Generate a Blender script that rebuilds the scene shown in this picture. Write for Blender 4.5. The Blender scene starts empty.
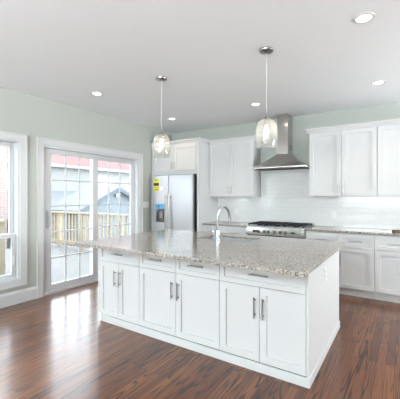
import bpy, bmesh, math, random
from mathutils import Vector, Matrix
R = math.radians
S = bpy.context.scene
C = S.collection
random.seed(7)

# ------------------------------------------------------------------ camera
cam_data = bpy.data.cameras.new('camera')
cam = bpy.data.objects.new('camera', cam_data); C.objects.link(cam)
cam.location = (0, 0, 1.40)
cam.rotation_euler = (R(90), 0, R(33.2))
cam_data.sensor_width = 36.0
cam_data.lens = 312.0 / 400.0 * 36.0
cam_data.shift_y = -3.0 / 400.0
cam_data.clip_start = 0.02
S.camera = cam

# ------------------------------------------------------------------ sky, light, exposure
W = bpy.data.worlds.new('overcast_sky'); S.world = W; W.use_nodes = True
wn = W.node_tree.nodes; wl = W.node_tree.links
bg = wn['Background']
bg.inputs['Color'].default_value = (0.84, 0.92, 1.0, 1)
bg.inputs['Strength'].default_value = 7.2

def area(name, loc, rot, sx, sy, power, col=(1, 1, 1)):
    d = bpy.data.lights.new(name, 'AREA'); d.shape = 'RECTANGLE'; d.size = sx; d.size_y = sy
    d.energy = power; d.color = col
    o = bpy.data.objects.new(name, d); C.objects.link(o); o.location = loc; o.rotation_euler = rot
    return o
# added up-tilted fill lamps, out of view behind and to the right
area('added_uplight_rear', (-1.0, -3.5, 1.6), (R(168), 0, 0), 2.4, 1.3, 625, (0.85, 0.945, 1.0))
area('added_fill_right', (3.2, 4.2, 1.6), (R(115), 0, R(104)), 1.2, 0.9, 100, (0.93, 0.97, 1.0))

S.view_settings.view_transform = 'Standard'
S.view_settings.look = 'None'
S.view_settings.exposure = 0.36
S.view_settings.gamma = 1.0
S.view_settings.use_curve_mapping = False
S.cycles.max_bounces = 10
S.cycles.diffuse_bounces = 6
S.cycles.glossy_bounces = 5
S.cycles.transparent_max_bounces = 16
S.cycles.caustics_reflective = False
S.cycles.caustics_refractive = False
S.cycles.sample_clamp_indirect = 10.0

# ------------------------------------------------------------------ materials
def newmat(name):
    m = bpy.data.materials.new(name); m.use_nodes = True
    nt = m.node_tree
    return m, nt, nt.nodes, nt.links, nt.nodes['Principled BSDF']

def mat(name, col, rough=0.5, metal=0.0, spec=0.5, bump=0.0, bscale=200.0, var=0.0, vscale=6.0, coat=0.0):
    m, nt, n, l, b = newmat(name)
    b.inputs['Roughness'].default_value = rough
    b.inputs['Metallic'].default_value = metal
    b.inputs['Specular IOR Level'].default_value = spec
    b.inputs['Coat Weight'].default_value = coat
    tc = n.new('ShaderNodeTexCoord')
    nz = n.new('ShaderNodeTexNoise'); nz.inputs['Scale'].default_value = vscale; nz.inputs['Detail'].default_value = 3
    l.new(tc.outputs['Object'], nz.inputs['Vector'])
    mx = n.new('ShaderNodeMix'); mx.data_type = 'RGBA'
    mx.inputs[6].default_value = tuple(c * (1 - var) for c in col[:3]) + (1,)
    mx.inputs[7].default_value = tuple(min(1, c * (1 + var)) for c in col[:3]) + (1,)
    l.new(nz.outputs['Fac'], mx.inputs[0]); l.new(mx.outputs[2], b.inputs['Base Color'])
    if bump:
        n2 = n.new('ShaderNodeTexNoise'); n2.inputs['Scale'].default_value = bscale
        l.new(tc.outputs['Object'], n2.inputs['Vector'])
        bp = n.new('ShaderNodeBump'); bp.inputs['Strength'].default_value = bump; bp.inputs['Distance'].default_value = 0.002
        l.new(n2.outputs['Fac'], bp.inputs['Height']); l.new(bp.outputs['Normal'], b.inputs['Normal'])
    return m

def emit(name, col, strength):
    m, nt, n, l, b = newmat(name)
    b.inputs['Base Color'].default_value = (0.9, 0.9, 0.9, 1)
    b.inputs['Emission Color'].default_value = col + (1,)
    b.inputs['Emission Strength'].default_value = strength
    return m

def glass(name, tint=(0.97, 0.985, 0.98), lo=0.04, hi=0.5, blend=0.25, rough=0.0, wav=0.0, milk=0.0):
    m, nt, n, l, b = newmat(name); n.remove(b)
    out = n['Material Output']
    tr = n.new('ShaderNodeBsdfTransparent'); tr.inputs['Color'].default_value = tint + (1,)
    gl = n.new('ShaderNodeBsdfGlossy'); gl.inputs['Roughness'].default_value = rough
    lw = n.new('ShaderNodeLayerWeight'); lw.inputs['Blend'].default_value = blend
    mr = n.new('ShaderNodeMapRange'); mr.inputs['To Min'].default_value = lo; mr.inputs['To Max'].default_value = hi
    l.new(lw.outputs['Facing'], mr.inputs['Value'])
    mx = n.new('ShaderNodeMixShader'); l.new(mr.outputs['Result'], mx.inputs[0])
    l.new(tr.outputs[0], mx.inputs[1]); l.new(gl.outputs[0], mx.inputs[2])
    last = mx
    if wav:
        tc = n.new('ShaderNodeTexCoord'); nz = n.new('ShaderNodeTexVoronoi'); nz.inputs['Scale'].default_value = 38
        l.new(tc.outputs['Object'], nz.inputs['Vector'])
        bp = n.new('ShaderNodeBump'); bp.inputs['Strength'].default_value = wav; bp.inputs['Distance'].default_value = 0.01
        l.new(nz.outputs['Distance'], bp.inputs['Height'])
        l.new(bp.outputs['Normal'], gl.inputs['Normal']); l.new(bp.outputs['Normal'], lw.inputs['Normal'])
    if milk:
        tl = n.new('ShaderNodeBsdfTranslucent'); tl.inputs['Color'].default_value = (0.9, 0.9, 0.88, 1)
        m2 = n.new('ShaderNodeMixShader'); m2.inputs[0].default_value = milk
        l.new(mx.outputs[0], m2.inputs[1]); l.new(tl.outputs[0], m2.inputs[2]); last = m2
    l.new(last.outputs[0], out.inputs['Surface'])
    return m

def brickmat(name, c1, c2, mortar, bw, rh, ms, rough, axes, bump=0.3, smooth=0.1, offset=0.5, spec=0.5, msharp=None):
    """brick / tile / board pattern; axes = two letters, the object axes running along the rows and up them"""
    m, nt, n, l, b = newmat(name)
    tc = n.new('ShaderNodeTexCoord'); sp = n.new('ShaderNodeSeparateXYZ'); cb = n.new('ShaderNodeCombineXYZ')
    l.new(tc.outputs['Object'], sp.inputs[0])
    l.new(sp.outputs[axes[0]], cb.inputs['X']); l.new(sp.outputs[axes[1]], cb.inputs['Y'])
    bt = n.new('ShaderNodeTexBrick'); bt.offset = offset
    bt.inputs['Scale'].default_value = 1.0
    bt.inputs['Brick Width'].default_value = bw; bt.inputs['Row Height'].default_value = rh
    bt.inputs['Mortar Size'].default_value = ms; bt.inputs['Mortar Smooth'].default_value = smooth
    bt.inputs['Color1'].default_value = c1 + (1,); bt.inputs['Color2'].default_value = c2 + (1,); bt.inputs['Mortar'].default_value = mortar + (1,)
    l.new(cb.outputs[0], bt.inputs['Vector'])
    l.new(bt.outputs['Color'], b.inputs['Base Color'])
    b.inputs['Roughness'].default_value = rough; b.inputs['Specular IOR Level'].default_value = spec
    bp = n.new('ShaderNodeBump'); bp.invert = True; bp.inputs['Strength'].default_value = bump; bp.inputs['Distance'].default_value = 0.003
    l.new(bt.outputs['Fac'], bp.inputs['Height']); l.new(bp.outputs['Normal'], b.inputs['Normal'])
    return m

def granite():
    m, nt, n, l, b = newmat('speckled_granite')
    tc = n.new('ShaderNodeTexCoord')
    v1 = n.new('ShaderNodeTexVoronoi'); v1.inputs['Scale'].default_value = 140
    v2 = n.new('ShaderNodeTexVoronoi'); v2.inputs['Scale'].default_value = 120
    nz = n.new('ShaderNodeTexNoise'); nz.inputs['Scale'].default_value = 7; nz.inputs['Detail'].default_value = 4
    for t in (v1, v2, nz): l.new(tc.outputs['Object'], t.inputs['Vector'])
    r1 = n.new('ShaderNodeValToRGB'); e = r1.color_ramp; e.interpolation = 'CONSTANT'
    e.elements[0].position = 0; e.elements[0].color = (0.035, 0.032, 0.032, 1)
    e.elements[1].position = 0.13; e.elements[1].color = (0.20, 0.17, 0.15, 1)
    for p, c in ((0.30, (0.36, 0.33, 0.30, 1)), (0.52, (0.46, 0.415, 0.365, 1)), (0.76, (0.30, 0.25, 0.20, 1)), (0.90, (0.60, 0.58, 0.55, 1))):
        k = e.elements.new(p); k.color = c
    sp = n.new('ShaderNodeSeparateColor'); l.new(v1.outputs['Color'], sp.inputs[0]); l.new(sp.outputs[0], r1.inputs[0])
    r2 = n.new('ShaderNodeValToRGB'); e = r2.color_ramp
    e.elements[0].position = 0.35; e.elements[0].color = (0.34, 0.315, 0.285, 1)
    e.elements[1].position = 0.65; e.elements[1].color = (0.42, 0.355, 0.285, 1)
    l.new(nz.outputs['Fac'], r2.inputs[0])
    mx = n.new('ShaderNodeMix'); mx.data_type = 'RGBA'; mx.inputs[0].default_value = 0.2
    l.new(r1.outputs[0], mx.inputs[6]); l.new(r2.outputs[0], mx.inputs[7])
    sp2 = n.new('ShaderNodeSeparateColor'); l.new(v2.outputs['Color'], sp2.inputs[0])
    gt = n.new('ShaderNodeMath'); gt.operation = 'GREATER_THAN'; gt.inputs[1].default_value = 0.93
    l.new(sp2.outputs[1], gt.inputs[0])
    m3 = n.new('ShaderNodeMix'); m3.data_type = 'RGBA'; m3.inputs[7].default_value = (0.07, 0.06, 0.055, 1)
    l.new(gt.outputs[0], m3.inputs[0]); l.new(mx.outputs[2], m3.inputs[6])
    l.new(m3.outputs[2], b.inputs['Base Color'])
    b.inputs['Roughness'].default_value = 0.12; b.inputs['Specular IOR Level'].default_value = 0.38
    return m

def hardwood():
    m, nt, n, l, b = newmat('stained_oak_floor')
    tc = n.new('ShaderNodeTexCoord'); sp = n.new('ShaderNodeSeparateXYZ'); l.new(tc.outputs['Object'], sp.inputs[0])
    cb = n.new('ShaderNodeCombineXYZ'); l.new(sp.outputs['Y'], cb.inputs['X']); l.new(sp.outputs['X'], cb.inputs['Y'])
    bt = n.new('ShaderNodeTexBrick'); bt.offset = 0.37; bt.offset_frequency = 2
    bt.inputs['Scale'].default_value = 1.0; bt.inputs['Brick Width'].default_value = 1.15; bt.inputs['Row Height'].default_value = 0.064
    bt.inputs['Mortar Size'].default_value = 0.0012; bt.inputs['Mortar Smooth'].default_value = 0.2
    bt.inputs['Color1'].default_value = (0, 0, 0, 1); bt.inputs['Color2'].default_value = (1, 1, 1, 1); bt.inputs['Mortar'].default_value = (0.5, 0.5, 0.5, 1)
    l.new(cb.outputs[0], bt.inputs['Vector'])
    # shift the grain of every board by its own random value
    rnd = n.new('ShaderNodeSeparateColor'); l.new(bt.outputs['Color'], rnd.inputs[0])
    mul = n.new('ShaderNodeMath'); mul.operation = 'MULTIPLY'; mul.inputs[1].default_value = 37.0; l.new(rnd.outputs[0], mul.inputs[0])
    cb2 = n.new('ShaderNodeCombineXYZ')
    l.new(sp.outputs['X'], cb2.inputs['X']); l.new(sp.outputs['Y'], cb2.inputs['Y']); l.new(mul.outputs[0], cb2.inputs['Z'])
    mp = n.new('ShaderNodeMapping'); mp.inputs['Scale'].default_value = (1.0, 0.055, 1.0); l.new(cb2.outputs[0], mp.inputs['Vector'])
    g1 = n.new('ShaderNodeTexNoise'); g1.inputs['Scale'].default_value = 12.0; g1.inputs['Detail'].default_value = 1.5; g1.inputs['Distortion'].default_value = 0.4
    l.new(mp.outputs[0], g1.inputs['Vector'])
    # contour lines of a stretched noise field read as cathedral grain
    m2 = n.new('ShaderNodeMath'); m2.operation = 'MULTIPLY'; m2.inputs[1].default_value = 20.0; l.new(g1.outputs['Fac'], m2.inputs[0])
    fr = n.new('ShaderNodeMath'); fr.operation = 'PINGPONG'; fr.inputs[1].default_value = 1.0; l.new(m2.outputs[0], fr.inputs[0])
    mp3 = n.new('ShaderNodeMapping'); mp3.inputs['Scale'].default_value = (1.0, 0.045, 1.0); l.new(cb2.outputs[0], mp3.inputs['Vector'])
    g2 = n.new('ShaderNodeTexNoise'); g2.inputs['Scale'].default_value = 150.0; g2.inputs['Detail'].default_value = 3; l.new(mp3.outputs[0], g2.inputs['Vector'])
    g3 = n.new('ShaderNodeTexNoise'); g3.inputs['Scale'].default_value = 3.0; g3.inputs['Detail'].default_value = 2; l.new(mp.outputs[0], g3.inputs['Vector'])
    rg = n.new('ShaderNodeValToRGB'); e = rg.color_ramp
    e.elements[0].position = 0.05; e.elements[0].color = (0, 0, 0, 1); e.elements[1].position = 0.45; e.elements[1].color = (1, 1, 1, 1)
    l.new(fr.outputs[0], rg.inputs[0])
    base = n.new('ShaderNodeValToRGB'); e = base.color_ramp
    e.elements[0].position = 0.0; e.elements[0].color = FLOOR[0]; e.elements[1].position = 1.0; e.elements[1].color = FLOOR[2]
    k = e.elements.new(0.5); k.color = FLOOR[1]
    ad = n.new('ShaderNodeMath'); ad.operation = 'MULTIPLY_ADD'; ad.inputs[1].default_value = 0.55; l.new(rnd.outputs[0], ad.inputs[0])
    sc = n.new('ShaderNodeMath'); sc.operation = 'MULTIPLY'; sc.inputs[1].default_value = 0.6; l.new(g2.outputs['Fac'], sc.inputs[0])
    l.new(sc.outputs[0], ad.inputs[2]); l.new(ad.outputs[0], base.inputs[0])
    dk = n.new('ShaderNodeMix'); dk.data_type = 'RGBA'; dk.inputs[6].default_value = (0.018, 0.007, 0.004, 1)
    # grain is faint on some boards, strong on others
    stg = n.new('ShaderNodeMapRange'); stg.inputs['From Min'].default_value = 0.32; stg.inputs['From Max'].default_value = 0.52
    stg.inputs['To Min'].default_value = 0.25; stg.inputs['To Max'].default_value = 1.0; l.new(g3.outputs['Fac'], stg.inputs['Value'])
    inv = n.new('ShaderNodeMath'); inv.operation = 'SUBTRACT'; inv.inputs[0].default_value = 1.0; l.new(rg.outputs[0], inv.inputs[1])
    mm = n.new('ShaderNodeMath'); mm.operation = 'MULTIPLY'; l.new(inv.outputs[0], mm.inputs[0]); l.new(stg.outputs[0], mm.inputs[1])
    iv2 = n.new('ShaderNodeMath'); iv2.operation = 'SUBTRACT'; iv2.inputs[0].default_value = 1.0; l.new(mm.outputs[0], iv2.inputs[1])
    l.new(iv2.outputs[0], dk.inputs[0]); l.new(base.outputs[0], dk.inputs[7])
    gp = n.new('ShaderNodeMix'); gp.data_type = 'RGBA'; gp.inputs[7].default_value = (0.015, 0.006, 0.004, 1)
    l.new(bt.outputs['Fac'], gp.inputs[0]); l.new(dk.outputs[2], gp.inputs[6])
    l.new(gp.outputs[2], b.inputs['Base Color'])
    b.inputs['Roughness'].default_value = 0.35; b.inputs['Specular IOR Level'].default_value = 0.15
    b.inputs['Coat Weight'].default_value = 1.0; b.inputs['Coat Roughness'].default_value = 0.19; b.inputs['Coat IOR'].default_value = 1.42
    bp = n.new('ShaderNodeBump'); bp.inputs['Strength'].default_value = 0.06; bp.inputs['Distance'].default_value = 0.002
    l.new(g2.outputs['Fac'], bp.inputs['Height']); l.new(bp.outputs['Normal'], b.inputs['Normal']); l.new(bp.outputs['Normal'], b.inputs['Coat Normal'])
    return m
FLOOR = ((0.055, 0.014, 0.0035, 1), (0.125, 0.037, 0.010, 1), (0.225, 0.078, 0.024, 1))

M = {
    'wall': mat('sage_wall_paint', (0.51, 0.53, 0.485), 0.6, bump=0.03, var=0.01),
    'ceiling': mat('white_ceiling_paint', (0.92, 0.94, 0.955), 0.8, var=0.01),
    'trim': mat('white_trim_paint', (0.68, 0.685, 0.68), 0.35, var=0.01),
    'vinyl': mat('white_vinyl', (0.64, 0.65, 0.66), 0.35, var=0.01),
    'cab': mat('white_cabinet_lacquer', (0.68, 0.685, 0.685), 0.55, spec=0.2, var=0.008),
    'nickel': mat('brushed_nickel', (0.40, 0.39, 0.375), 0.30, 1.0, var=0.05, vscale=60),
    'chrome': mat('polished_chrome', (0.52, 0.53, 0.54), 0.12, 1.0),
    'steel': mat('stainless_steel', (0.60, 0.625, 0.645), 0.30, 1.0, var=0.04, vscale=4),
    'hoodsteel': mat('brushed_hood_steel', (0.58, 0.555, 0.53), 0.16, 1.0, var=0.05, vscale=5),
    'sinksteel': mat('satin_sink_steel', (0.30, 0.31, 0.32), 0.35, 1.0),
    'darksteel': mat('dark_grey_metal', (0.10, 0.10, 0.105), 0.4, 0.6, var=0.1),
    'iron': mat('black_cast_iron', (0.010, 0.010, 0.011), 0.6, spec=0.3, var=0.2, vscale=40),
    'black': mat('black_plastic', (0.02, 0.02, 0.022), 0.3),
    'plate': mat('white_plastic', (0.80, 0.80, 0.78), 0.35),
    'satin': mat('satin_grey_white', (0.45, 0.46, 0.47), 0.35),
    'slot': mat('dark_slot', (0.12, 0.12, 0.12), 0.5),
    'granite': granite(),
    'floor': hardwood(),
    'pane': glass('window_glass', lo=0.03, hi=0.35, blend=0.2),
    'shade': glass('seeded_clear_glass', tint=(0.97, 0.975, 0.97), lo=0.08, hi=0.55, blend=0.3, wav=0.10, milk=0.2),
    'bulb': emit('warm_bulb', (1.0, 0.88, 0.72), 14.0),
    'lens': emit('lamp_lens', (1.0, 0.90, 0.76), 9.0),
    'display': mat('dark_display', (0.03, 0.06, 0.06), 0.15),
    'yellow': mat('yellow_label_paper', (0.80, 0.74, 0.10), 0.5),
    'paper': mat('white_label_paper', (0.80, 0.80, 0.80), 0.5),
    'ink': mat('black_ink', (0.03, 0.03, 0.03), 0.5),
    'greyink': mat('grey_ink', (0.35, 0.35, 0.36), 0.5),
    'film': mat('blue_protective_film', (0.12, 0.36, 0.62), 0.25),
    'tile': brickmat('white_subway_tile', (0.74, 0.75, 0.74), (0.77, 0.775, 0.765), (0.65, 0.66, 0.655), 0.152, 0.076, 0.0022, 0.10, ('X', 'Z'), bump=0.35, smooth=0.6),
    'brick': brickmat('pale_red_brick', (0.21, 0.135, 0.122), (0.245, 0.165, 0.15), (0.25, 0.22, 0.215), 0.21, 0.075, 0.012, 0.8, ('Y', 'Z')),
    'siding': brickmat('cream_lap_siding', (0.21, 0.21, 0.20), (0.22, 0.22, 0.21), (0.14, 0.14, 0.14), 6.0, 0.13, 0.012, 0.7, ('Y', 'Z'), offset=0.3),
    'garage': brickmat('pale_blue_siding', (0.125, 0.145, 0.16), (0.13, 0.15, 0.165), (0.11, 0.13, 0.145), 5.0, 0.12, 0.008, 0.7, ('Y', 'Z'), offset=0.3),
    'redroof': mat('faded_red_shingle', (0.115, 0.052, 0.050), 0.8, var=0.15, vscale=9),
    'greyroof': mat('pale_grey_shingle', (0.125, 0.132, 0.14), 0.85, var=0.18, vscale=14),
    'fence': mat('pale_pine', (0.30, 0.25, 0.175), 0.7, var=0.12, vscale=8),
    'deck': brickmat('bleached_deck_boards', (0.115, 0.111, 0.107), (0.125, 0.121, 0.117), (0.075, 0.073, 0.071), 3.6, 0.14, 0.006, 0.7, ('Y', 'X'), offset=0.4),
    'ground': mat('pale_paving', (0.2, 0.2, 0.2), 0.9, var=0.1, vscale=2),
    'extwhite': mat('exterior_white', (0.23, 0.233, 0.237), 0.6),
    'bluetrim': mat('slate_blue_trim', (0.05, 0.065, 0.08), 0.6),
    'darkpane': mat('far_window_glass', (0.35, 0.38, 0.41), 0.15),
    'wood': mat('mottled_brown_stone', (0.14, 0.10, 0.065), 0.5, var=0.6, vscale=45),
    'tan': mat('tan_cork', (0.55, 0.38, 0.22), 0.7, var=0.2, vscale=60),
}

# ------------------------------------------------------------------ mesh helpers
def box(bm, x0, x1, y0, y1, z0, z1):
    v = [bm.verts.new(p) for p in ((x0, y0, z0), (x1, y0, z0), (x1, y1, z0), (x0, y1, z0), (x0, y0, z1), (x1, y0, z1), (x1, y1, z1), (x0, y1, z1))]
    for f in ((3, 2, 1, 0), (4, 5, 6, 7), (0, 1, 5, 4), (1, 2, 6, 5), (2, 3, 7, 6), (3, 0, 4, 7)):
        bm.faces.new([v[i] for i in f])

def prism(bm, pts, axis, a, b):
    """extrude a closed 2-D outline along an axis: x -> pts are (y,z); y -> (x,z); z -> (x,y)"""
    def P(p, t):
        return {'x': (t, p[0], p[1]), 'y': (p[0], t, p[1]), 'z': (p[0], p[1], t)}[axis]
    A = [bm.verts.new(P(p, a)) for p in pts]; B = [bm.verts.new(P(p, b)) for p in pts]
    bm.faces.new(A); bm.faces.new(B[::-1])
    k = len(pts)
    for i in range(k):
        bm.faces.new((A[i], B[i], B[(i + 1) % k], A[(i + 1) % k]))

def lathe(bm, prof, seg=32, cx=0, cy=0, cz=0, close=False):
    rings = []
    for r, z in prof:
        if r < 1e-6: rings.append([bm.verts.new((cx, cy, cz + z))])
        else: rings.append([bm.verts.new((cx + r * math.cos(2 * math.pi * i / seg), cy + r * math.sin(2 * math.pi * i / seg), cz + z)) for i in range(seg)])
    if close: rings.append(rings[0])
    for a, b in zip(rings[:-1], rings[1:]):
        for i in range(seg):
            j = (i + 1) % seg
            if len(a) == 1 and len(b) == 1: continue
            if len(a) == 1: bm.faces.new((a[0], b[i], b[j]))
            elif len(b) == 1: bm.faces.new((a[i], a[j], b[0]))
            else: bm.faces.new((a[i], a[j], b[j], b[i]))

def cyl(bm, p, q, r, seg=14, r2=None):
    tube(bm, [p, q], r, seg, r2)

def tube(bm, pts, r, seg=12, r2=None):
    pts = [Vector(p) for p in pts]; rings = []; up = None
    for i, p in enumerate(pts):
        d = (pts[min(i + 1, len(pts) - 1)] - pts[max(i - 1, 0)]).normalized()
        if up is None:
            up = d.cross(Vector((0, 0, 1)) if abs(d.z) < 0.9 else Vector((1, 0, 0))).normalized()
        else:
            up = (up - d * up.dot(d)).normalized()
        w = d.cross(up)
        rr = r if r2 is None else r + (r2 - r) * i / (len(pts) - 1)
        rings.append([bm.verts.new(p + up * (rr * math.cos(2 * math.pi * k / seg)) + w * (rr * math.sin(2 * math.pi * k / seg))) for k in range(seg)])
    for a, b in zip(rings[:-1], rings[1:]):
        for k in range(seg):
            bm.faces.new((a[k], a[(k + 1) % seg], b[(k + 1) % seg], b[k]))
    bm.faces.new(rings[0][::-1]); bm.faces.new(rings[-1])

def obj(name, build, m, parent=None, loc=None, smooth=False, bevel=0.0):
    bm = bmesh.new(); build(bm)
    bmesh.ops.recalc_face_normals(bm, faces=bm.faces)
    if smooth:
        for f in bm.faces: f.smooth = True
    me = bpy.data.meshes.new(name); bm.to_mesh(me); bm.free()
    me.materials.append(M[m])
    o = bpy.data.objects.new(name, me); C.objects.link(o)
    if loc: o.location = loc
    if parent: o.parent = parent
    if bevel:
        b = o.modifiers.new('bevel', 'BEVEL'); b.width = bevel; b.segments = 2; b.limit_method = 'ANGLE'; b.angle_limit = R(40)
    if smooth:
        try:
            md = o.modifiers.new('edges', 'EDGE_SPLIT'); md.split_angle = R(38)
        except Exception: pass
    return o

def tag(o, label, cat, group=None):
    o['label'] = label; o['category'] = cat
    if group: o['group'] = group
    return o

def thing(name, label, cat, loc=(0, 0, 0), rz=0, group=None):
    o = bpy.data.objects.new(name, None); C.objects.link(o)
    o.empty_display_size = 0.1; o.location = loc; o.rotation_euler = (0, 0, rz)
    return tag(o, label, cat, group)

def struct(name, build, m, parent=None, **k):
    o = obj(name, build, m, parent, **k)
    if parent is None: o['kind'] = 'structure'
    return o

def struct_empty(name, loc=(0, 0, 0)):
    o = bpy.data.objects.new(name, None); C.objects.link(o); o.location = loc; o['kind'] = 'structure'
    o.empty_display_size = 0.1
    return o

def dup(root, loc, label=None, rz=None):
    r = root.copy(); C.objects.link(r); r.location = loc
    if rz is not None: r.rotation_euler = (0, 0, rz)
    if label: r['label'] = label
    for ch in list(root.children):
        c = ch.copy(); C.objects.link(c); c.parent = r
        for g in list(ch.children):
            d = g.copy(); C.objects.link(d); d.parent = c
    return r

# ------------------------------------------------------------------ room shell
XL, YB, ZC = -4.24, 5.38, 2.775       # left wall, back wall, ceiling
XR, YF = 3.3, -3.6
T = 0.16
struct('floor', lambda bm: box(bm, XL - T, XR + T, YF - T, YB + T, -0.12, 0.0), 'floor')
struct('ceiling', lambda bm: box(bm, XL - T, XR + T, YF - T, YB + T, ZC, ZC + 0.15), 'ceiling')

DY0, DY1, DZ = 2.455, 4.345, 2.13      # patio door opening
WY0, WY1, WZ0, WZ1 = 1.05, 2.138, 0.315, 2.13   # left window opening
W2Y0, W2Y1 = -1.3, 0.4                # second opening along the same wall, behind the camera's view
def wl_(bm):
    a, b = XL - T, XL
    box(bm, a, b, YF, W2Y0, 0, ZC); box(bm, a, b, W2Y0, W2Y1, 0, WZ0); box(bm, a, b, W2Y0, W2Y1, WZ1, ZC)
    box(bm, a, b, W2Y1, WY0, 0, ZC); box(bm, a, b, WY0, WY1, 0, WZ0); box(bm, a, b, WY0, WY1, WZ1, ZC)
    box(bm, a, b, WY1, DY0, 0, ZC); box(bm, a, b, DY0, DY1, DZ, ZC); box(bm, a, b, DY1, YB, 0, ZC)
struct('wall_left', wl_, 'wall')
wall_back = struct('wall_back', lambda bm: box(bm, XL - T, XR + T, YB, YB + T, 0, ZC), 'wall')
def wr_(bm):
    a, b = XR, XR + T
    box(bm, a, b, YF, 3.55, 0, ZC); box(bm, a, b, 3.55, 4.85, 0, 1.15); box(bm, a, b, 3.55, 4.85, 2.05, ZC); box(bm, a, b, 4.85, YB, 0, ZC)  # unseen opening, added and placed to light the island end
struct('wall_right', wr_, 'wall')
def wf_(bm):
    a, b = YF - T, YF
    box(bm, XL - T, -2.2, a, b, 0, ZC); box(bm, -2.2, 0.2, a, b, 0, 0.95); box(bm, -2.2, 0.2, a, b, 2.25, ZC); box(bm, 0.2, XR + T, a, b, 0, ZC)  # opening added out of view, sized for the light it lets in
struct('wall_rear', wf_, 'wall')

# tile between counter and wall cabinets, up to the hood
def tile_(bm):
    y0, y1 = YB - 0.008, YB - 0.0005
    box(bm, -3.09, 1.1, y0, y1, 0.918, 1.398)
    box(bm, -2.183, -1.258, y0, y1, 1.398, 1.88)
o = obj('tile_backsplash', tile_, 'tile', wall_back)
o['label'] = 'white glazed subway tile backsplash'

# baseboards
def base_prof(bm, y0, y1):
    prism(bm, [(XL, 0), (XL + 0.018, 0), (XL + 0.018, 0.135), (XL + 0.010, 0.158), (XL + 0.006, 0.167), (XL, 0.167)], 'y', y0, y1)
struct('baseboard_left', lambda bm: (base_prof(bm, YF, 2.367), base_prof(bm, 4.437, 4.66)), 'trim')

def casing(bm, y0, y1, z0, z1, w=0.09, four=False):
    """flat casing with a raised outer band round an opening in the left wall"""
    x0, x1, x2 = XL, XL + 0.018, XL + 0.027
    zb = z0 - w if four else 0.0
    box(bm, x0, x1, y0 - w, y0, zb, z1 + w); box(bm, x0, x1, y1, y1 + w, zb, z1 + w)
    box(bm, x0, x1, y0, y1, z1, z1 + w)
    bw = 0.016
    box(bm, x1, x2, y0 - w, y0 - w + bw, zb, z1 + w); box(bm, x1, x2, y1 + w - bw, y1 + w, zb, z1 + w)
    box(bm, x1, x2, y0 - w + bw, y1 + w - bw, z1 + w - bw, z1 + w)
    if four:
        box(bm, x0, x1, y0, y1, z0 - w, z0); box(bm, x1, x2, y0 - w + bw, y1 + w - bw, z0 - w, z0 - w + bw)

# ---- sliding patio door
door = struct_empty('door_1', (0, 0, 0))
obj('casing', lambda bm: casing(bm, DY0, DY1, 0, DZ), 'trim', door)
def djamb(bm):
    a, b = XL - T, XL
    box(bm, a, b, DY0, DY0 + 0.03, 0.0, DZ); box(bm, a, b, DY1 - 0.03, DY1, 0.0, DZ)
    box(bm, a, b, DY0 + 0.03, DY1 - 0.03, DZ - 0.035, DZ); box(bm, a, b, DY0 + 0.03, DY1 - 0.03, 0.0, 0.03)
    box(bm, XL - 0.088, XL - 0.082, DY0 + 0.03, DY1 - 0.03, DZ - 0.07, DZ - 0.035)
obj('door_frame', djamb, 'vinyl', door)
def panel(y0, y1, gy0, gy1, xc, handle):
    zb, zt, gz0, gz1 = 0.032, 2.092, 0.125, 2.018
    h = 0.019
    def fr(bm):
        box(bm, xc - h, xc + h, y0, gy0, zb, zt); box(bm, xc - h, xc + h, gy1, y1, zb, zt)
        box(bm, xc - h, xc + h, gy0, gy1, gz1, zt); box(bm, xc - h, xc + h, gy0, gy1, zb, gz0)
    p = obj('door_panel', fr, 'vinyl', door)
    obj('glass_pane', lambda bm: box(bm, xc - 0.003, xc + 0.003, gy0, gy1, gz0, gz1), 'pane', p)
    def mu(bm):
        for side in (0.0035, -0.0105):
            for k in (1, 2):
                y = gy0 + (gy1 - gy0) * k / 3
                box(bm, xc + side, xc + side + 0.007, y - 0.009, y + 0.009, gz0, gz1)
            for k in (1, 2, 3, 4):
                z = gz0 + (gz1 - gz0) * k / 5
                for c in range(3):
                    a = gy0 + (gy1 - gy0) * c / 3 + (0.009 if c else 0); bb = gy0 + (gy1 - gy0) * (c + 1) / 3 - (0.009 if c < 2 else 0)
                    box(bm, xc + side, xc + side + 0.007, a, bb, z - 0.009, z + 0.009)
    obj('muntins', mu, 'vinyl', p)
    if handle:
        y = y0 + 0.05; x = xc + h
        def hd(bm):
            box(bm, x, x + 0.006, y - 0.019, y + 0.019, 0.94, 1.20)
            pts = [(x + 0.004, y, 0.965)]
            for k in range(13):
                a = -math.pi / 2 + math.pi * k / 12
                pts.append((x + 0.016 + 0.034 * math.cos(a), y + 0.022 * math.cos(a), 1.07 + 0.095 * math.sin(a)))
            pts.append((x + 0.004, y, 1.175))
            tube(bm, pts, 0.0095, 10)
        obj('handle', hd, 'satin', p, smooth=True)
panel(DY0 + 0.032, 3.42, 2.602, 3.325, XL - 0.055, True)
panel(3.335, DY1 - 0.032, 3.452, 4.235, XL - 0.112, False)

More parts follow.
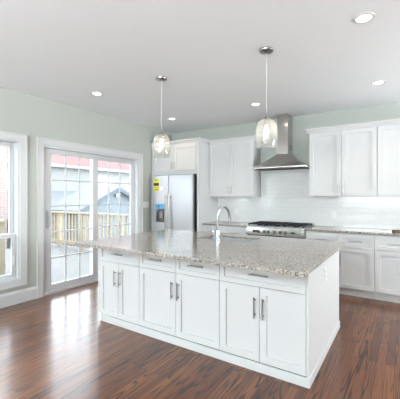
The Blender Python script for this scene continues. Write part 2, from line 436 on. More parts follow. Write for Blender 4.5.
# ---- tall sash window at the left edge
def window(name, y0, y1, rail):
    w = struct_empty(name)
    obj('casing', lambda bm: casing(bm, y0, y1, WZ0, WZ1, four=True), 'trim', w)
    def jm(bm):
        a, b = XL - T, XL
        box(bm, a, b, y0, y0 + 0.02, WZ0, WZ1); box(bm, a, b, y1 - 0.02, y1, WZ0, WZ1)
        box(bm, a, b, y0 + 0.02, y1 - 0.02, WZ1 - 0.02, WZ1); box(bm, a, b, y0 + 0.02, y1 - 0.02, WZ0, WZ0 + 0.02)
        box(bm, XL - 0.105, XL - 0.095, y1 - 0.05, y1 - 0.02, WZ0 + 0.02, WZ1 - 0.02)
    obj('window_frame', jm, 'vinyl', w)
    for z0, z1, xc in ((WZ0 + 0.022, rail + 0.02, XL - 0.065), (rail - 0.025, WZ1 - 0.022, XL - 0.128)):
        a, b = y0 + 0.024, y1 - 0.024; s = 0.05; h = 0.016
        def sash(bm):
            box(bm, xc - h, xc + h, a, a + s, z0, z1); box(bm, xc - h, xc + h, b - s, b, z0, z1)
            box(bm, xc - h, xc + h, a + s, b - s, z0, z0 + s); box(bm, xc - h, xc + h, a + s, b - s, z1 - s, z1)
        sa = obj('sash', sash, 'vinyl', w)
        obj('glass_pane', lambda bm: box(bm, xc - 0.003, xc + 0.003, a + s, b - s, z0 + s, z1 - s), 'pane', sa)
    obj('sash_lock', lambda bm: (box(bm, XL - 0.048, XL - 0.036, y1 - 0.062, y1 - 0.045, 0.50, 0.62), cyl(bm, (XL - 0.036, y1 - 0.053, 0.60), (XL - 0.022, y1 - 0.053, 0.55), 0.006)), 'plate', w)
    return w
window('window_1', WY0, WY1, 0.89)
window('window_2', W2Y0, W2Y1, 0.89)

# ---- ceiling lights
def downlight(loc, label):
    t = thing('recessed_downlight', label, 'ceiling light', loc, 0, 'recessed ceiling lights')
    obj('trim_ring', lambda bm: lathe(bm, [(0.052, -0.002), (0.056, -0.008), (0.074, -0.006), (0.078, 0.0), (0.052, 0.0)], 32, close=True), 'trim', t, smooth=True)
    obj('lens', lambda bm: lathe(bm, [(0, -0.0035), (0.051, -0.0035), (0.051, -0.0005), (0, -0.0005)], 32), 'lens', t)
    ld = bpy.data.lights.new('downlight_lamp', 'SPOT'); ld.energy = 12; ld.color = (1.0, 0.77, 0.50); ld.spot_size = R(125); ld.spot_blend = 0.9; ld.shadow_soft_size = 0.05
    lo = bpy.data.objects.new('lamp', ld); C.objects.link(lo); lo.parent = t; lo.location = (0, 0, -0.012)
    return t
DL = downlight((-3.43, 2.73, ZC), 'recessed round ceiling light nearest the left wall, in front of the patio door')
for loc, lab in (((-3.43, 4.34, ZC), 'recessed round ceiling light above the refrigerator, partly beside the left pendant'),
                 ((-1.85, 4.34, ZC), 'recessed round ceiling light between the right pendant and the range hood'),
                 ((-0.26, 2.70, ZC), 'largest looking recessed ceiling light, near the top right of the photo'),
                 ((-0.26, 4.32, ZC), 'recessed round ceiling light above the right run of wall cabinets')):
    dup(DL, loc, lab)

# ---- pendants
def pendant(loc, label):
    t = thing('pendant_lamp', label, 'pendant lamp', loc, 0, 'glass pendants above the island')
    obj('canopy', lambda bm: lathe(bm, [(0, -0.03), (0.012, -0.03), (0.03, -0.026), (0.062, -0.016), (0.066, -0.006), (0.066, 0), (0, 0)], 32), 'nickel', t, smooth=True)
    obj('cord', lambda bm: cyl(bm, (0, 0, -0.03), (0, 0, -0.60), 0.0022, 8), 'plate', t)
    obj('socket', lambda bm: lathe(bm, [(0, -0.595), (0.007, -0.595), (0.009, -0.62), (0.026, -0.640), (0.027, -0.652), (0.020, -0.655), (0.020, -0.715), (0, -0.715)], 20), 'nickel', t, smooth=True)
    pr = [(0.020, -0.648), (0.045, -0.652), (0.070, -0.668), (0.088, -0.695), (0.098, -0.735), (0.103, -0.79), (0.102, -0.84), (0.096, -0.885), (0.089, -0.915)]
    pi = [(r - 0.004, z - (0.004 if i < 4 else 0)) for i, (r, z) in enumerate(pr)][::-1]
    obj('glass_shade', lambda bm: lathe(bm, pr + pi, 40, close=True), 'shade', t, smooth=True)
    obj('bulb', lambda bm: lathe(bm, [(0.011, -0.714), (0.012, -0.728), (0.019, -0.750), (0.022, -0.768), (0.018, -0.786), (0.008, -0.796), (0, -0.797)], 20), 'bulb', t, smooth=True)
    return t
PD = pendant((-2.361, 2.79, ZC), 'clear glass pendant lamp hanging in front of the refrigerator')
dup(PD, (-1.081, 2.79, ZC), 'clear glass pendant lamp hanging in front of the range hood')

# ------------------------------------------------------------------ cabinets
def shaker(bm, x0, x1, z0, z1, y=-0.02, rail=0.057, t=0.0195, rec=0.015):
    """framed door front with recessed flat panel; y = its front face"""
    box(bm, x0, x0 + rail, y, y + t, z0, z1); box(bm, x1 - rail, x1, y, y + t, z0, z1)
    box(bm, x0 + rail, x1 - rail, y, y + t, z0, z0 + rail); box(bm, x0 + rail, x1 - rail, y, y + t, z1 - rail, z1)
    box(bm, x0 + rail, x1 - rail, y + rec, y + t, z0 + rail, z1 - rail)

def pull(bm, x, z, y, vertical=True, L=0.165, r=0.006):
    so = 0.032; k = L * 0.36
    if vertical:
        cyl(bm, (x, y - so, z - L / 2), (x, y - so, z + L / 2), r, 10)
        for s in (-k, k): cyl(bm, (x, y, z + s), (x, y - so, z + s), r * 0.8, 8)
    else:
        cyl(bm, (x - L / 2, y - so, z), (x + L / 2, y - so, z), r, 10)
        for s in (-k, k): cyl(bm, (x + s, y, z), (x + s, y - so, z), r * 0.8, 8)

G = 0.0025
def add_door(t, x0, x1, z0, z1, hx=None, hz=None, L=0.165):
    d = obj('door', lambda bm: shaker(bm, x0 + G, x1 - G, z0 + G, z1 - G), 'cab', t)
    if hx is not None: obj('handle', lambda bm: pull(bm, hx, hz, -0.0195, True, L), 'nickel', d, smooth=True)
def add_drawer(t, x0, x1, z0, z1, L=0.165):
    d = obj('drawer_front', lambda bm: shaker(bm, x0 + G, x1 - G, z0 + G, z1 - G, rail=0.04), 'cab', t)
    obj('handle', lambda bm: pull(bm, (x0 + x1) / 2, (z0 + z1) / 2 , -0.0195, False, L), 'nickel', d, smooth=True)

def base_cabinet(x0, x1, y, depth, label, drawers, doors, z0=0.075, zd=0.676, zt=0.8825, kick=None, group=None, hside=None):
    w = x1 - x0
    t = thing('base_cabinet', label, 'cabinet', (x0, y, 0), 0, group)
    obj('body', lambda bm: box(bm, 0.001, w - 0.001, 0.0, depth, z0, zt), 'cab', t)
    if kick: obj('toe_board', lambda bm: box(bm, 0.001, w - 0.001, kick, kick + 0.018, 0, z0), 'cab', t)
    for i in range(drawers): add_drawer(t, w * i / drawers, w * (i + 1) / drawers, zd, zt - 0.010)
    hz = zd - 0.162
    if doors == 2:
        add_door(t, 0, w / 2, z0, zd, w / 2 - 0.036, hz); add_door(t, w / 2, w, z0, zd, w / 2 + 0.036, hz)
    elif doors == 1:
        add_door(t, 0, w, z0, zd, 0.036 if hside == 'l' else w - 0.036, hz)
    return t

# ---- island
IY = 2.362
IX = (-2.900, -2.281, -1.331, -0.602)
g = 'cabinets along the island front'
base_cabinet(IX[0], IX[1], IY, 0.58, 'narrowest white shaker cabinet of the island, at its end nearest the patio door', 1, 2, group=g)
base_cabinet(IX[1], IX[2], IY, 0.58, 'widest white shaker cabinet in the middle of the island, two drawers over two doors', 2, 2, group=g)
base_cabinet(IX[2], IX[3], IY, 0.58, 'white shaker cabinet at the near right corner of the island, one drawer over two doors', 1, 2, group=g)
t = thing('island_base', 'white panelled end, back and skirting of the kitchen island under the granite top', 'island base', (-1.75, 2.95, 0))
def loc_box(x0, x1, y0, y1, z0, z1): return lambda bm: box(bm, x0 + 1.75, x1 + 1.75, y0 - 2.95, y1 - 2.95, z0, z1)
obj('end_panel', loc_box(-0.601, -0.584, 2.343, 3.615, 0.0, 0.8825), 'cab', t)
obj('end_panel', loc_box(-2.918, -2.901, 2.343, 3.615, 0.075, 0.8825), 'cab', t)
obj('back_panel', loc_box(-2.90, -0.602, 3.595, 3.615, 0.0, 0.8825), 'cab', t)
def skirt(bm):
    def b(x0, x1, y0, y1, z0, z1): box(bm, x0 + 1.75, x1 + 1.75, y0 - 2.95, y1 - 2.95, z0, z1)
    b(-2.872, -0.575, 2.334, 2.350, 0, 0.07)
    b(-0.583, -0.574, 2.350, 3.615, 0, 0.07)
    b(-2.872, -2.856, 2.351, 3.52, 0, 0.07)
obj('skirting_board', skirt, 'cab', t, bevel=0.002)

# worktop with the sink cut-out
CX0, CX1, CY0, CY1, CZ0, CZ1 = -2.940, -0.527, 2.032, 3.65, 0.884, 0.914
SX0, SX1, SY0, SY1 = -2.05, -1.38, 3.035, 3.43
def rrect(x0, x1, y0, y1, r, n=5):
    pts = []
    for cx, cy, a0 in ((x1 - r, y1 - r, 0), (x0 + r, y1 - r, 90), (x0 + r, y0 + r, 180), (x1 - r, y0 + r, 270)):
        for k in range(n + 1):
            a = R(a0 + 90 * k / n); pts.append((cx + r * math.cos(a), cy + r * math.sin(a)))
    return pts
def slab(bm, x0, x1, y0, y1, z0, z1, hole=None, r=0.014):
    outer = rrect(x0, x1, y0, y1, r)
    if not hole:
        prism(bm, outer, 'z', z0, z1); return
    inner = rrect(*hole, 0.03)
    n = len(outer)
    O = [[bm.verts.new((p[0], p[1], z)) for p in outer] for z in (z0, z1)]
    I = [[bm.verts.new((p[0], p[1], z)) for p in inner] for z in (z0, z1)]
    for i in range(n):
        j = (i + 1) % n
        for lv in (0, 1): bm.faces.new((O[lv][i], O[lv][j], I[lv][j], I[lv][i]))
        bm.faces.new((O[0][i], O[0][j], O[1][j], O[1][i])); bm.faces.new((I[0][i], I[0][j], I[1][j], I[1][i]))
o = obj('granite_worktop', lambda bm: slab(bm, CX0, CX1, CY0, CY1, CZ0, CZ1, (SX0, SX1, SY0, SY1)), 'granite', bevel=0.004)
tag(o, 'large speckled granite top of the island with overhang and sink cut-out', 'countertop')

sink = thing('kitchen_sink', 'stainless undermount sink set in the island worktop behind the faucet', 'sink', ((SX0 + SX1) / 2, (SY0 + SY1) / 2, 0.884))
def sinkb(bm):
    hw, hd = (SX1 - SX0) / 2, (SY1 - SY0) / 2
    rings = []
    for (ox, z) in ((0.018, -0.0015), (0.0, -0.0015), (-0.004, -0.02), (-0.012, -0.19), (-0.04, -0.205)):
        rings.append([bm.verts.new((x, y, z)) for x, y in rrect(-hw - ox, hw + ox, -hd - ox, hd + ox, 0.035)])
    n = len(rings[0])
    for a, b in zip(rings[:-1], rings[1:]):
        for i in range(n): bm.faces.new((a[i], a[(i + 1) % n], b[(i + 1) % n], b[i]))
    bm.faces.new(rings[-1])
obj('basin', sinkb, 'sinksteel', sink, smooth=True)
obj('drain', lambda bm: lathe(bm, [(0, 0.002), (0.03, 0.002), (0.042, 0.006), (0.045, 0.001), (0.045, 0), (0, 0)], 24, 0, 0, -0.205), 'darksteel', sink, smooth=True)

fau = thing('kitchen_faucet', 'tall chrome gooseneck faucet standing on the island worktop beside the sink', 'faucet', (-1.716, 2.975, 0.914), R(-14))
obj('base', lambda bm: lathe(bm, [(0, 0), (0.030, 0), (0.030, 0.006), (0.024, 0.012), (0.023, 0.10), (0.019, 0.115), (0, 0.115)], 24), 'chrome', fau, smooth=True)
def spout(bm):
    pts = [(0, 0, 0.10), (0, 0, 0.20), (0, 0, 0.275)]
    for k in range(1, 15):
        a = math.pi - math.pi * 0.90 * k / 14
        pts.append((0, 0.095 + 0.095 * math.cos(a), 0.275 + 0.095 * math.sin(a)))
    tube(bm, pts, 0.0145, 14)
obj('spout', spout, 'chrome', fau, smooth=True)
obj('spray_head', lambda bm: tube(bm, [(0, 0.183, 0.312), (0, 0.196, 0.268), (0, 0.204, 0.235), (0, 0.209, 0.212)], 0.0145, 14, 0.019), 'chrome', fau, smooth=True)
def lever(bm):
    cyl(bm, (-0.015, 0, 0.065), (-0.045, 0, 0.065), 0.014, 14)
    tube(bm, [(-0.040, 0, 0.066), (-0.055, -0.004, 0.085), (-0.066, -0.008, 0.135)], 0.008, 10, 0.005)
obj('lever', lever, 'chrome', fau, smooth=True)

# ---- outlets and switch
def plate(name, label, cat, loc, rz, kind, group=None):
    t = thing(name, label, cat, loc, rz, group)
    hw = 0.035 if kind == 'outlet' else 0.082
    obj('cover_plate', lambda bm: prism(bm, rrect(-hw, hw, -0.0575, 0.0575, 0.006, 3), 'y', -0.006, -0.0005), 'plate', t)
    if kind == 'outlet':
        for s in (-0.021, 0.021):
            q = obj('receptacle', lambda bm: prism(bm, rrect(-0.016, 0.016, s - 0.014, s + 0.014, 0.010, 4), 'y', -0.0085, -0.006), 'plate', t)
            obj('slots', lambda bm: (box(bm, -0.0075, -0.0055, -0.0092, -0.0085, s - 0.005, s + 0.005), box(bm, 0.0055, 0.0075, -0.0092, -0.0085, s - 0.005, s + 0.005)), 'slot', q)
    else:
        
        for k in (-0.046, 0, 0.046): obj('rocker', lambda bm: prism(bm, [(-0.006, -0.033), (-0.012, -0.033), (-0.0085, 0.033), (-0.006, 0.033)], 'x', k - 0.016, k + 0.016), 'plate', t)
    return t
plate('wall_outlet', 'white electrical outlet in the tile right of the range', 'outlet', (-0.944, YB - 0.008, 1.105), 0, 'outlet')
plate('wall_outlet', 'white electrical outlet in the tile below the left wall cabinet, beside the range', 'outlet', (-2.69, YB - 0.008, 1.105), 0, 'outlet')
plate('wall_outlet', 'white electrical outlet on the right end panel of the island', 'outlet', (-0.584, 2.90, 0.72), R(90), 'outlet')
plate('light_switch', 'white triple light switch plate on the wall between patio door and refrigerator', 'switch', (XL, 4.545, 1.24), R(90), 'switch')

# ---- back run: base cabinets and worktops
BY = 4.832
g = 'base cabinets along the back wall'
base_cabinet(-3.088, -2.196, BY, 0.54, 'white base cabinet between refrigerator panel and range, two drawers side by side', 2, 2, z0=0.106, kick=0.03, group=g)
base_cabinet(-1.248, -0.797, BY, 0.54, 'white base cabinet directly right of the range, half hidden behind the island', 1, 1, z0=0.106, kick=0.03, group=g)
base_cabinet(-0.797, -0.334, BY, 0.54, 'white base cabinet along the back wall, second to the right of the range', 1, 1, z0=0.106, kick=0.03, group=g, hside='l')
base_cabinet(-0.334, 0.129, BY, 0.54, 'white base cabinet cut off by the right edge of the photo', 1, 1, z0=0.106, kick=0.03, group=g)
base_cabinet(0.129, 0.592, BY, 0.54, 'white base cabinet farthest right along the back wall, outside the photo', 1, 1, z0=0.106, kick=0.03, group=g)
o = obj('granite_worktop', lambda bm: slab(bm, -3.088, -2.199, 4.792, YB - 0.009, 0.884, 0.914, r=0.004), 'granite', bevel=0.004)
tag(o, 'short granite worktop between the refrigerator panel and the range', 'countertop')
o = obj('granite_worktop', lambda bm: slab(bm, -1.245, 0.62, 4.792, YB - 0.009, 0.884, 0.914, r=0.004), 'granite', bevel=0.004)
tag(o, 'long granite worktop on the back wall, right of the range', 'countertop')

# ---- wall cabinets with crown
def crown_prof(y): return [(y + 0.02, 0.0), (y - 0.004, 0.0), (y - 0.008, 0.012), (y - 0.026, 0.040), (y - 0.042, 0.052), (y - 0.042, 0.068), (y + 0.02, 0.068)]
def crown(bm, x0, x1, y, z, back, lret=True, rret=True):
    """crown moulding along the front, returning along the open ends"""
    e = 0.042
    prism(bm, [(p, z + q) for p, q in crown_prof(y)], 'x', x0 - (e if lret else 0), x1 + (e if rret else 0))
    for flag, xs, sg in ((lret, x0, -1), (rret, x1, 1)):
        if flag:
            prism(bm, [(xs + sg * (-(p - y)), z + q) for p, q in crown_prof(y)], 'y', y + 0.02, back)
def wall_cabinet(x0, x1, y, back, z0, z1, label, lret, rret, group='white wall cabinets', hz=None, L=0.13):
    w = x1 - x0
    t = thing('upper_cabinet', label, 'cabinet', (x0, y, 0), 0, group)
    obj('body', lambda bm: box(bm, 0.001, w - 0.001, 0.0, back - y, z0, z1), 'cab', t)
    hz = hz or z0 + 0.115
    add_door(t, 0.004, w / 2, z0 + 0.004, z1 - 0.02, w / 2 - 0.033, hz, L); add_door(t, w / 2, w - 0.004, z0 + 0.004, z1 - 0.02, w / 2 + 0.033, hz, L)
    obj('crown_moulding', lambda bm: crown(bm, 0, w, -0.02, z1 - 0.02, back - y - 0.002, lret, rret), 'cab', t)
    return t
UY = 5.05; UB = YB - 0.0005
wall_cabinet(-3.087, -2.19, UY, UB, 1.40, 2.405, 'white wall cabinet between the refrigerator panel and the range hood', False, True)
wall_cabinet(-1.248, -0.315, UY, UB, 1.40, 2.405, 'white double-door wall cabinet directly right of the range hood', True, False)
wall_cabinet(-0.315, 0.60, UY, UB, 1.40, 2.405, 'white wall cabinet cut off by the right edge of the photo', False, True)

# ---- refrigerator surround: side panels and cabinet over it
FY = 4.69
t = thing('refrigerator_cabinet', 'white tall surround with double-door cabinet above the stainless refrigerator', 'cabinet', (-4.225, FY, 0))
w = -3.092 + 4.225
obj('side_panel', lambda bm: box(bm, w - 0.045, w, 0, YB - FY - 0.001, 0, 2.385), 'cab', t)
obj('side_panel', lambda bm: box(bm, 0, 0.03, 0, YB - FY - 0.001, 0, 2.385), 'cab', t)
obj('body', lambda bm: box(bm, 0.031, w - 0.046, 0.0, YB - FY - 0.001, 1.814, 2.385), 'cab', t)
add_door(t, 0.075, w / 2, 1.885, 2.365, w / 2 - 0.033, 1.985, 0.13); add_door(t, w / 2, w - 0.055, 1.885, 2.365, w / 2 + 0.033, 1.985, 0.13)
obj('crown_moulding', lambda bm: crown(bm, 0, w - 0.001, -0.001, 2.3855, 0.292, False, True), 'cab', t)

# ---- refrigerator
fr = thing('refrigerator', 'stainless steel side-by-side refrigerator with water dispenser, in the white surround', 'refrigerator', (-4.115, 4.60, 0))
FW, FS = 0.945, 0.395
obj('body', lambda bm: box(bm, 0.005, FW - 0.005, 0.065, 0.74, 0.02, 1.785), 'darksteel', fr)
def fdoor(bm, x0, x1):
    prism(bm, [(x0, 0.058), (x0, 0.004), (x0 + 0.004, 0.0), (x1 - 0.004, 0.0), (x1, 0.004), (x1, 0.058)], 'z', 0.09, 1.80)
DX0, DX1, DZ0, DZ1 = 0.075, 0.300, 0.905, 1.250
def freezer(bm):   # left door with the dispenser recess cut through its front
    x0, x1 = 0.0, FS - 0.003
    box(bm, x0, DX0, 0.0, 0.058, 0.09, 1.80); box(bm, DX1, x1, 0.0, 0.058, 0.09, 1.80)
    box(bm, DX0, DX1, 0.0, 0.058, 0.09, DZ0); box(bm, DX0, DX1, 0.0, 0.058, DZ1, 1.80)
    box(bm, DX0, DX1, 0.050, 0.058, DZ0, DZ1)
fd = obj('freezer_door', freezer, 'steel', fr)
rd = obj('fridge_door', lambda bm: fdoor(bm, FS + 0.003, FW), 'steel', fr)
def fhandle(bm, x):
    tube(bm, [(x, -0.05, 0.62), (x, -0.055, 1.02), (x, -0.05, 1.43)], 0.014, 14)
    for z in (0.66, 1.39): cyl(bm, (x, 0.002, z), (x, -0.05, z), 0.011, 10)
obj('handle', lambda bm: fhandle(bm, FS - 0.04), 'nickel', fd, smooth=True)
obj('handle', lambda bm: fhandle(bm, FS + 0.043), 'nickel', rd, smooth=True)
dsp = obj('water_dispenser', lambda bm: (box(bm, DX0 + 0.001, DX1 - 0.001, -0.006, 0.003, 1.172, DZ1 - 0.001), box(bm, DX0 + 0.05, DX1 - 0.05, 0.01, 0.049, 1.115, 1.171)), 'darksteel', fr)
obj('drip_tray', lambda bm: box(bm, DX0 + 0.002, DX1 - 0.002, -0.004, 0.049, DZ0 + 0.001, DZ0 + 0.014), 'darksteel', fr)
obj('dispenser_back', lambda bm: box(bm, DX0 + 0.001, DX1 - 0.001, 0.0455, 0.0495, DZ0 + 0.015, 1.114), 'darksteel', dsp)
obj('dispenser_paddle', lambda bm: box(bm, DX0 + 0.075, DX1 - 0.075, 0.028, 0.036, 0.99, 1.115), 'chrome', dsp)
o = obj('protective_film', lambda bm: box(bm, DX0 - 0.006, DX1 + 0.004, -0.0075, -0.006, 1.165, DZ1 + 0.006), 'film', dsp); o['label'] = 'blue protective film over the dispenser controls'
obj('button', lambda bm: box(bm, DX0 + 0.06, DX0 + 0.10, -0.0085, -0.0075, 1.19, 1.227), 'black', dsp)
st = obj('energy_label', lambda bm: box(bm, 0.022, 0.165, -0.0012, -0.0002, 1.50, 1.735), 'yellow', fr); st['label'] = 'yellow energy label with black print'
def ylines(bm):
    box(bm, 0.055, 0.125, -0.0022, -0.0013, 1.705, 1.718)
    box(bm, 0.030, 0.158, -0.0022, -0.0013, 1.605, 1.662)
    for z in (1.520, 1.535, 1.572): box(bm, 0.036, 0.150, -0.0022, -0.0013, z, z + 0.007)
obj('print', ylines, 'ink', st)
s2 = obj('paper_label', lambda bm: box(bm, 0.178, 0.268, -0.0012, -0.0002, 1.515, 1.735), 'paper', fr); s2['label'] = 'white paper label with grey print'
obj('print', lambda bm: [box(bm, 0.186, 0.260 - 0.012 * (k % 3), -0.0022, -0.0013, 1.712 - 0.026 * k, 1.720 - 0.026 * k) for k in range(5)], 'greyink', s2)
obj('hinge_cover', lambda bm: box(bm, 0.02, 0.10, 0.02, 0.12, 1.786, 1.803), 'darksteel', fr)
obj('hinge_cover', lambda bm: box(bm, FW - 0.10, FW - 0.02, 0.06, 0.12, 1.786, 1.803), 'darksteel', fr)
obj('toe_grille', lambda bm: [box(bm, 0.01, FW - 0.01, 0.03, 0.06, 0.012 + 0.018 * k, 0.022 + 0.018 * k) for k in range(4)], 'darksteel', fr)
for x in (0.06, FW - 0.06): obj('foot', lambda bm: cyl(bm, (x, 0.12, 0), (x, 0.12, 0.02), 0.02), 'black', fr)

# ---- range
RX0, RX1 = -2.192, -1.252
rg = thing('gas_range', 'stainless gas range with black grates between the back worktops, below the hood', 'range', ((RX0 + RX1) / 2, 4.80, 0))
hw = (RX1 - RX0) / 2
obj('body', lambda bm: box(bm, -hw, hw, 0.0, 0.56, 0.06, 0.896), 'darksteel', rg)
obj('cooktop', lambda bm: prism(bm, rrect(-hw, hw, -0.035, 0.565, 0.008, 3), 'z', 0.897, 0.922), 'steel', rg, bevel=0.003)
cp = obj('control_panel', lambda bm: prism(bm, [(-0.001, 0.775), (-0.046, 0.782), (-0.036, 0.896), (-0.001, 0.896)], 'x', -hw, hw), 'hoodsteel', rg)
def knob(bm, x):
    y, z = -0.042, 0.838
    cyl(bm, (x, y + 0.002, z), (x, y - 0.006, z - 0.001), 0.029, 20)
    cyl(bm, (x, y - 0.006, z - 0.001), (x, y - 0.034, z - 0.004), 0.024, 20, 0.021)
for x in (-0.325, -0.262, -0.155, -0.085, 0.01, 0.115, 0.19):
    k = obj('knob', lambda bm: knob(bm, x), 'nickel', rg, smooth=True)
    obj('pointer', lambda bm: box(bm, x - 0.002, x + 0.002, -0.0785, -0.0765, 0.834, 0.849), 'black', k)
obj('clock_display', lambda bm: box(bm, 0.27, 0.335, -0.0475, -0.030, 0.828, 0.852), 'display', rg)
obj('oven_door', lambda bm: (box(bm, -hw + 0.01, hw - 0.01, -0.035, -0.001, 0.20, 0.76)), 'steel', rg)
obj('oven_window', lambda bm: box(bm, -0.29, 0.29, -0.037, -0.0352, 0.36, 0.63), 'black', rg)
obj('oven_handle', lambda bm: (cyl(bm, (-0.38, -0.085, 0.715), (0.38, -0.085, 0.715), 0.012), cyl(bm, (-0.35, -0.035, 0.715), (-0.35, -0.085, 0.715), 0.009), cyl(bm, (0.35, -0.035, 0.715), (0.35, -0.085, 0.715), 0.009)), 'chrome', rg, smooth=True)
obj('storage_drawer', lambda bm: box(bm, -hw + 0.01, hw - 0.01, -0.035, -0.001, 0.07, 0.19), 'steel', rg)
for x in (-hw + 0.06, hw - 0.06):
    for y in (0.04, 0.5): obj('leg', lambda bm: cyl(bm, (x, y, 0), (x, y, 0.06), 0.018), 'darksteel', rg)
for gx in (-0.305, 0.0, 0.305):
    def grate(bm):
        a, b, y0, y1, z = gx - 0.147, gx + 0.147, 0.01, 0.50, 0.950
        s = 0.008
        for yy in (y0, (y0 + y1) / 2, y1): box(bm, a, b, yy - s, yy + s, z - 0.008, z + 0.008)
        for xx in (a + s, b - s): box(bm, xx - s, xx + s, y0, y1, z - 0.008, z + 0.008)
        for yc in (y0 + 0.1225, y1 - 0.1225):
            box(bm, a, gx - 0.03, yc - 0.006, yc + 0.006, z - 0.008, z + 0.010); box(bm, gx + 0.03, b, yc - 0.006, yc + 0.006, z - 0.008, z + 0.010)
            box(bm, gx - 0.006, gx + 0.006, yc + 0.03, yc + 0.118, z - 0.008, z + 0.010); box(bm, gx - 0.006, gx + 0.006, yc - 0.118, yc - 0.03, z - 0.008, z + 0.010)
        for xx in (a + s, b - s):
            for yy in (y0, y1): box(bm, xx - s, xx + s, yy - s, yy + s, 0.9225, z)
    obj('grate', grate, 'iron', rg)
    for yc in (0.1325, 0.3775):
        obj('burner', lambda bm: lathe(bm, [(0, 0.0225), (0.02, 0.0225), (0.036, 0.018), (0.038, 0.012), (0.046, 0.010), (0.048, 0.0005), (0, 0.0005)], 24, gx, yc, 0.922), 'iron', rg, smooth=True)
obj('back_guard', lambda bm: box(bm, -hw, hw, 0.535, 0.565, 0.9225, 0.972), 'steel', rg)

# ---- range hood
hd = thing('range_hood', 'stainless chimney range hood mounted on the tiled wall above the gas range', 'range hood', (-1.702, YB - 0.009, 0))
HW, HD = 0.452, 0.50
def canopy(bm):
    z0, z1, z2 = 1.862, 1.884, 2.112
    cw, cd = 0.096, 0.27
    lo = [(-HW, -HD), (HW, -HD), (HW, 0), (-HW, 0)]
    tp = [(-cw, -cd), (cw, -cd), (cw, 0), (-cw, 0)]
    rings = [[bm.verts.new((x, y, z1)) for x, y in lo]]
    for k in range(1, 9):    # slightly concave sides
        f = k / 8; e = f ** 0.82
        rings.append([bm.verts.new((a[0] + (b[0] - a[0]) * e, a[1] + (b[1] - a[1]) * e, z1 + (z2 - z1) * f)) for a, b in zip(lo, tp)])
    base = [bm.verts.new((x, y, z0)) for x, y in lo]
    inn = [bm.verts.new((x * 0.93, -HD * 0.5 + (y + HD * 0.5) * 0.90, z0)) for x, y in lo]
    top_in = [bm.verts.new((x * 0.93, -HD * 0.5 + (y + HD * 0.5) * 0.90, z0 + 0.02)) for x, y in lo]
    seq = [top_in, inn, base] + rings
    for a, b in zip(seq[:-1], seq[1:]):
        for i in range(4): bm.faces.new((a[i], a[(i + 1) % 4], b[(i + 1) % 4], b[i]))
    bm.faces.new(top_in); bm.faces.new(rings[-1])
obj('canopy', canopy, 'hoodsteel', hd)
obj('lower_chimney', lambda bm: box(bm, -0.094, 0.094, -0.265, -0.0, 2.1125, 2.47), 'hoodsteel', hd)
obj('upper_chimney', lambda bm: box(bm, -0.091, 0.091, -0.261, -0.0, 2.4705, ZC - 0.001), 'hoodsteel', hd)
obj('vent_slot', lambda bm: [box(bm, 0.0945, 0.096, -0.16 , -0.07, 2.19 + 0.022 * k, 2.20 + 0.022 * k) for k in range(4)], 'black', hd)
obj('filter', lambda bm: [box(bm, -0.38 + 0.02 * k, -0.37 + 0.02 * k, -0.42, -0.08, 1.868, 1.878) for k in range(38)], 'darksteel', hd)
for x in (-0.30, 0.30): obj('lamp', lambda bm: lathe(bm, [(0, 0), (0.025, 0), (0.025, 0.008), (0, 0.008)], 20, x, -0.445, 1.868), 'lens', hd)
obj('control_button', lambda bm: [cyl(bm, (-0.06 + 0.03 * k, -HD, 1.873), (-0.06 + 0.03 * k, -HD - 0.004, 1.873), 0.006) for k in range(5)], 'darksteel', hd)

# ---- small things lying on the back worktops
def stone(bm):
    prism(bm, [(-0.045, -0.07), (0.20, -0.085), (0.23, 0.0), (0.20, 0.075), (0.04, 0.085), (-0.06, 0.03), (-0.075, -0.02)], 'z', 0, 0.03)
o = obj('stone_sample', stone, 'wood', loc=(-0.065, 5.0, 0.9145), bevel=0.008)
tag(o, 'low dark brown mottled slab lying on the back worktop at the right edge', 'stone sample')

# ------------------------------------------------------------------ outside
GZ = -1.3
struct('ground', lambda bm: box(bm, -60, -4.5, -40, 50, GZ - 0.1, GZ), 'ground')
struct('patio_deck', lambda bm: (box(bm, -9.2, -4.42, 2.0, 5.6, -0.19, -0.05), box(bm, -6.5, -4.42, -6.0, 1.999, -0.19, -0.05)), 'deck')

def fence(label, loc, rz, length, posts):
    t = thing('deck_fence', label, 'fence', loc, rz)
    H = 0.97
    for p in posts: obj('post', lambda bm: (box(bm, p - 0.05, p + 0.05, -0.05, 0.05, 0, H - 0.002), ), 'fence', t)
    obj('top_rail', lambda bm: box(bm, 0, length, -0.07, 0.07, H, H + 0.04), 'fence', t)
    obj('bottom_rail', lambda bm: box(bm, 0, length, -0.052, -0.012, 0.10, 0.19), 'fence', t)
    def pk(bm):
        x = 0.06
        while x < length - 0.05:
            if all(abs(x - p) > 0.10 for p in posts): box(bm, x - 0.028, x + 0.028, -0.010, 0.012, 0.06, H - 0.002)
            x += 0.145
    obj('pickets', pk, 'fence', t)
    return t
fence('pale wooden picket fence across the far end of the deck, seen through the patio door', (-9.1, 5.42, -0.05), 0, 4.6, (0.06, 0.62, 1.68, 3.2, 4.5))
fence('pale wooden picket fence seen low through the left window', (-6.3, -5.0, -0.05), R(90), 7.9, (0.06, 2.0, 4.0, 6.0, 7.84))

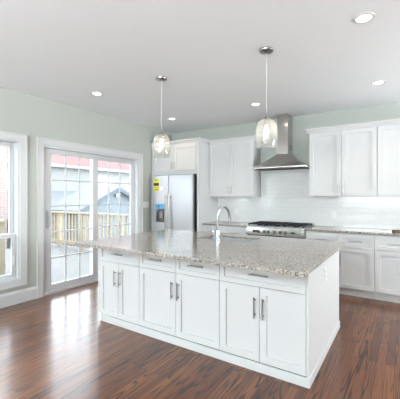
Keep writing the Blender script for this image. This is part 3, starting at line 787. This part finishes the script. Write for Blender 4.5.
# pale blue gabled garage
ga = thing('garage', 'pale blue gabled garage behind the deck fence, seen through the patio door', 'garage', (-11.0, 9.82, GZ))
gw, ge, ap = 1.95, 2.10, 3.02
obj('wall', lambda bm: prism(bm, [(-gw, 0), (gw, 0), (gw, ge), (0, ap), (-gw, ge)], 'x', -2.3, 0), 'garage', ga)
def groof(bm):
    for s in (-1, 1):
        prism(bm, [(0, ap + 0.002), (s * (gw + 0.18), ge - 0.085 + 0.002), (s * (gw + 0.18), ge + 0.03), (0, ap + 0.12)], 'x', -2.35, 0.22)
obj('roof', groof, 'greyroof', ga)
obj('gable_trim', lambda bm: [prism(bm, [(0, ap - 0.06), (s * (gw + 0.18), ge - 0.145), (s * (gw + 0.18), ge + 0.03), (0, ap + 0.12)], 'x', 0.221, 0.245) for s in (-1, 1)], 'bluetrim', ga)
obj('gable_lamp', lambda bm: (box(bm, 0.002, 0.10, -0.09, 0.09, ap - 0.36, ap - 0.16),), 'extwhite', ga)

# neighbouring house with red roof
nh = thing('neighbour_house', 'cream sided house with a faded red roof, seen high through the patio door', 'house', (-16.0, 9.0, GZ))
obj('wall', lambda bm: box(bm, -7, 0, -4.5, 14, 0, 4.45), 'siding', nh)
obj('roof', lambda bm: prism(bm, [(0.20, 4.34), (0.20, 4.44), (-3.5, 6.75), (-7.4, 4.44), (-7.4, 4.34)], 'y', -4.9, 14.4), 'redroof', nh)
obj('gutter', lambda bm: prism(bm, [(0.21, 4.30), (0.34, 4.30), (0.36, 4.46), (0.21, 4.46)], 'y', -4.9, 14.4), 'extwhite', nh)
obj('soffit', lambda bm: box(bm, 0.001, 0.20, -4.9, 14.4, 4.29, 4.335), 'extwhite', nh)
obj('downspout', lambda bm: tube(bm, [(0.28, -0.05, 4.30), (0.2, -0.05, 4.05), (0.1, -0.05, 3.8), (0.1, -0.05, 2.4)], 0.06, 8), 'extwhite', nh)
obj('porch_roof', lambda bm: prism(bm, [(0.002, 2.92), (0.002, 3.02), (2.3, 1.80), (2.3, 1.68)], 'y', -3.6, 2.7), 'greyroof', nh)
for y in (4.3, 8.3):
    wd = obj('window', lambda bm: (box(bm, 0.001, 0.05, y - 0.55, y - 0.46, 2.75, 4.05), box(bm, 0.001, 0.05, y + 0.46, y + 0.55, 2.75, 4.05), box(bm, 0.001, 0.05, y - 0.46, y + 0.46, 3.96, 4.05), box(bm, 0.001, 0.05, y - 0.46, y + 0.46, 2.75, 2.84), box(bm, 0.001, 0.045, y - 0.46, y + 0.46, 3.37, 3.43)), 'extwhite', nh)
    obj('pane', lambda bm: box(bm, 0.001, 0.02, y - 0.455, y + 0.455, 2.845, 3.955), 'darkpane', wd)

# brick house beyond the left window
bh = thing('brick_house', 'pale red brick house wall filling the left window view', 'house', (-10.5, -1.0, GZ))
obj('wall', lambda bm: box(bm, -4.2, 0, -7, 5.9, 0, 4.7), 'brick', bh)
obj('roof', lambda bm: prism(bm, [(0.15, 4.7), (0.15, 4.8), (-2.1, 5.5), (-4.4, 4.8), (-4.4, 4.7)], 'y', -7.3, 6.1), 'greyroof', bh)
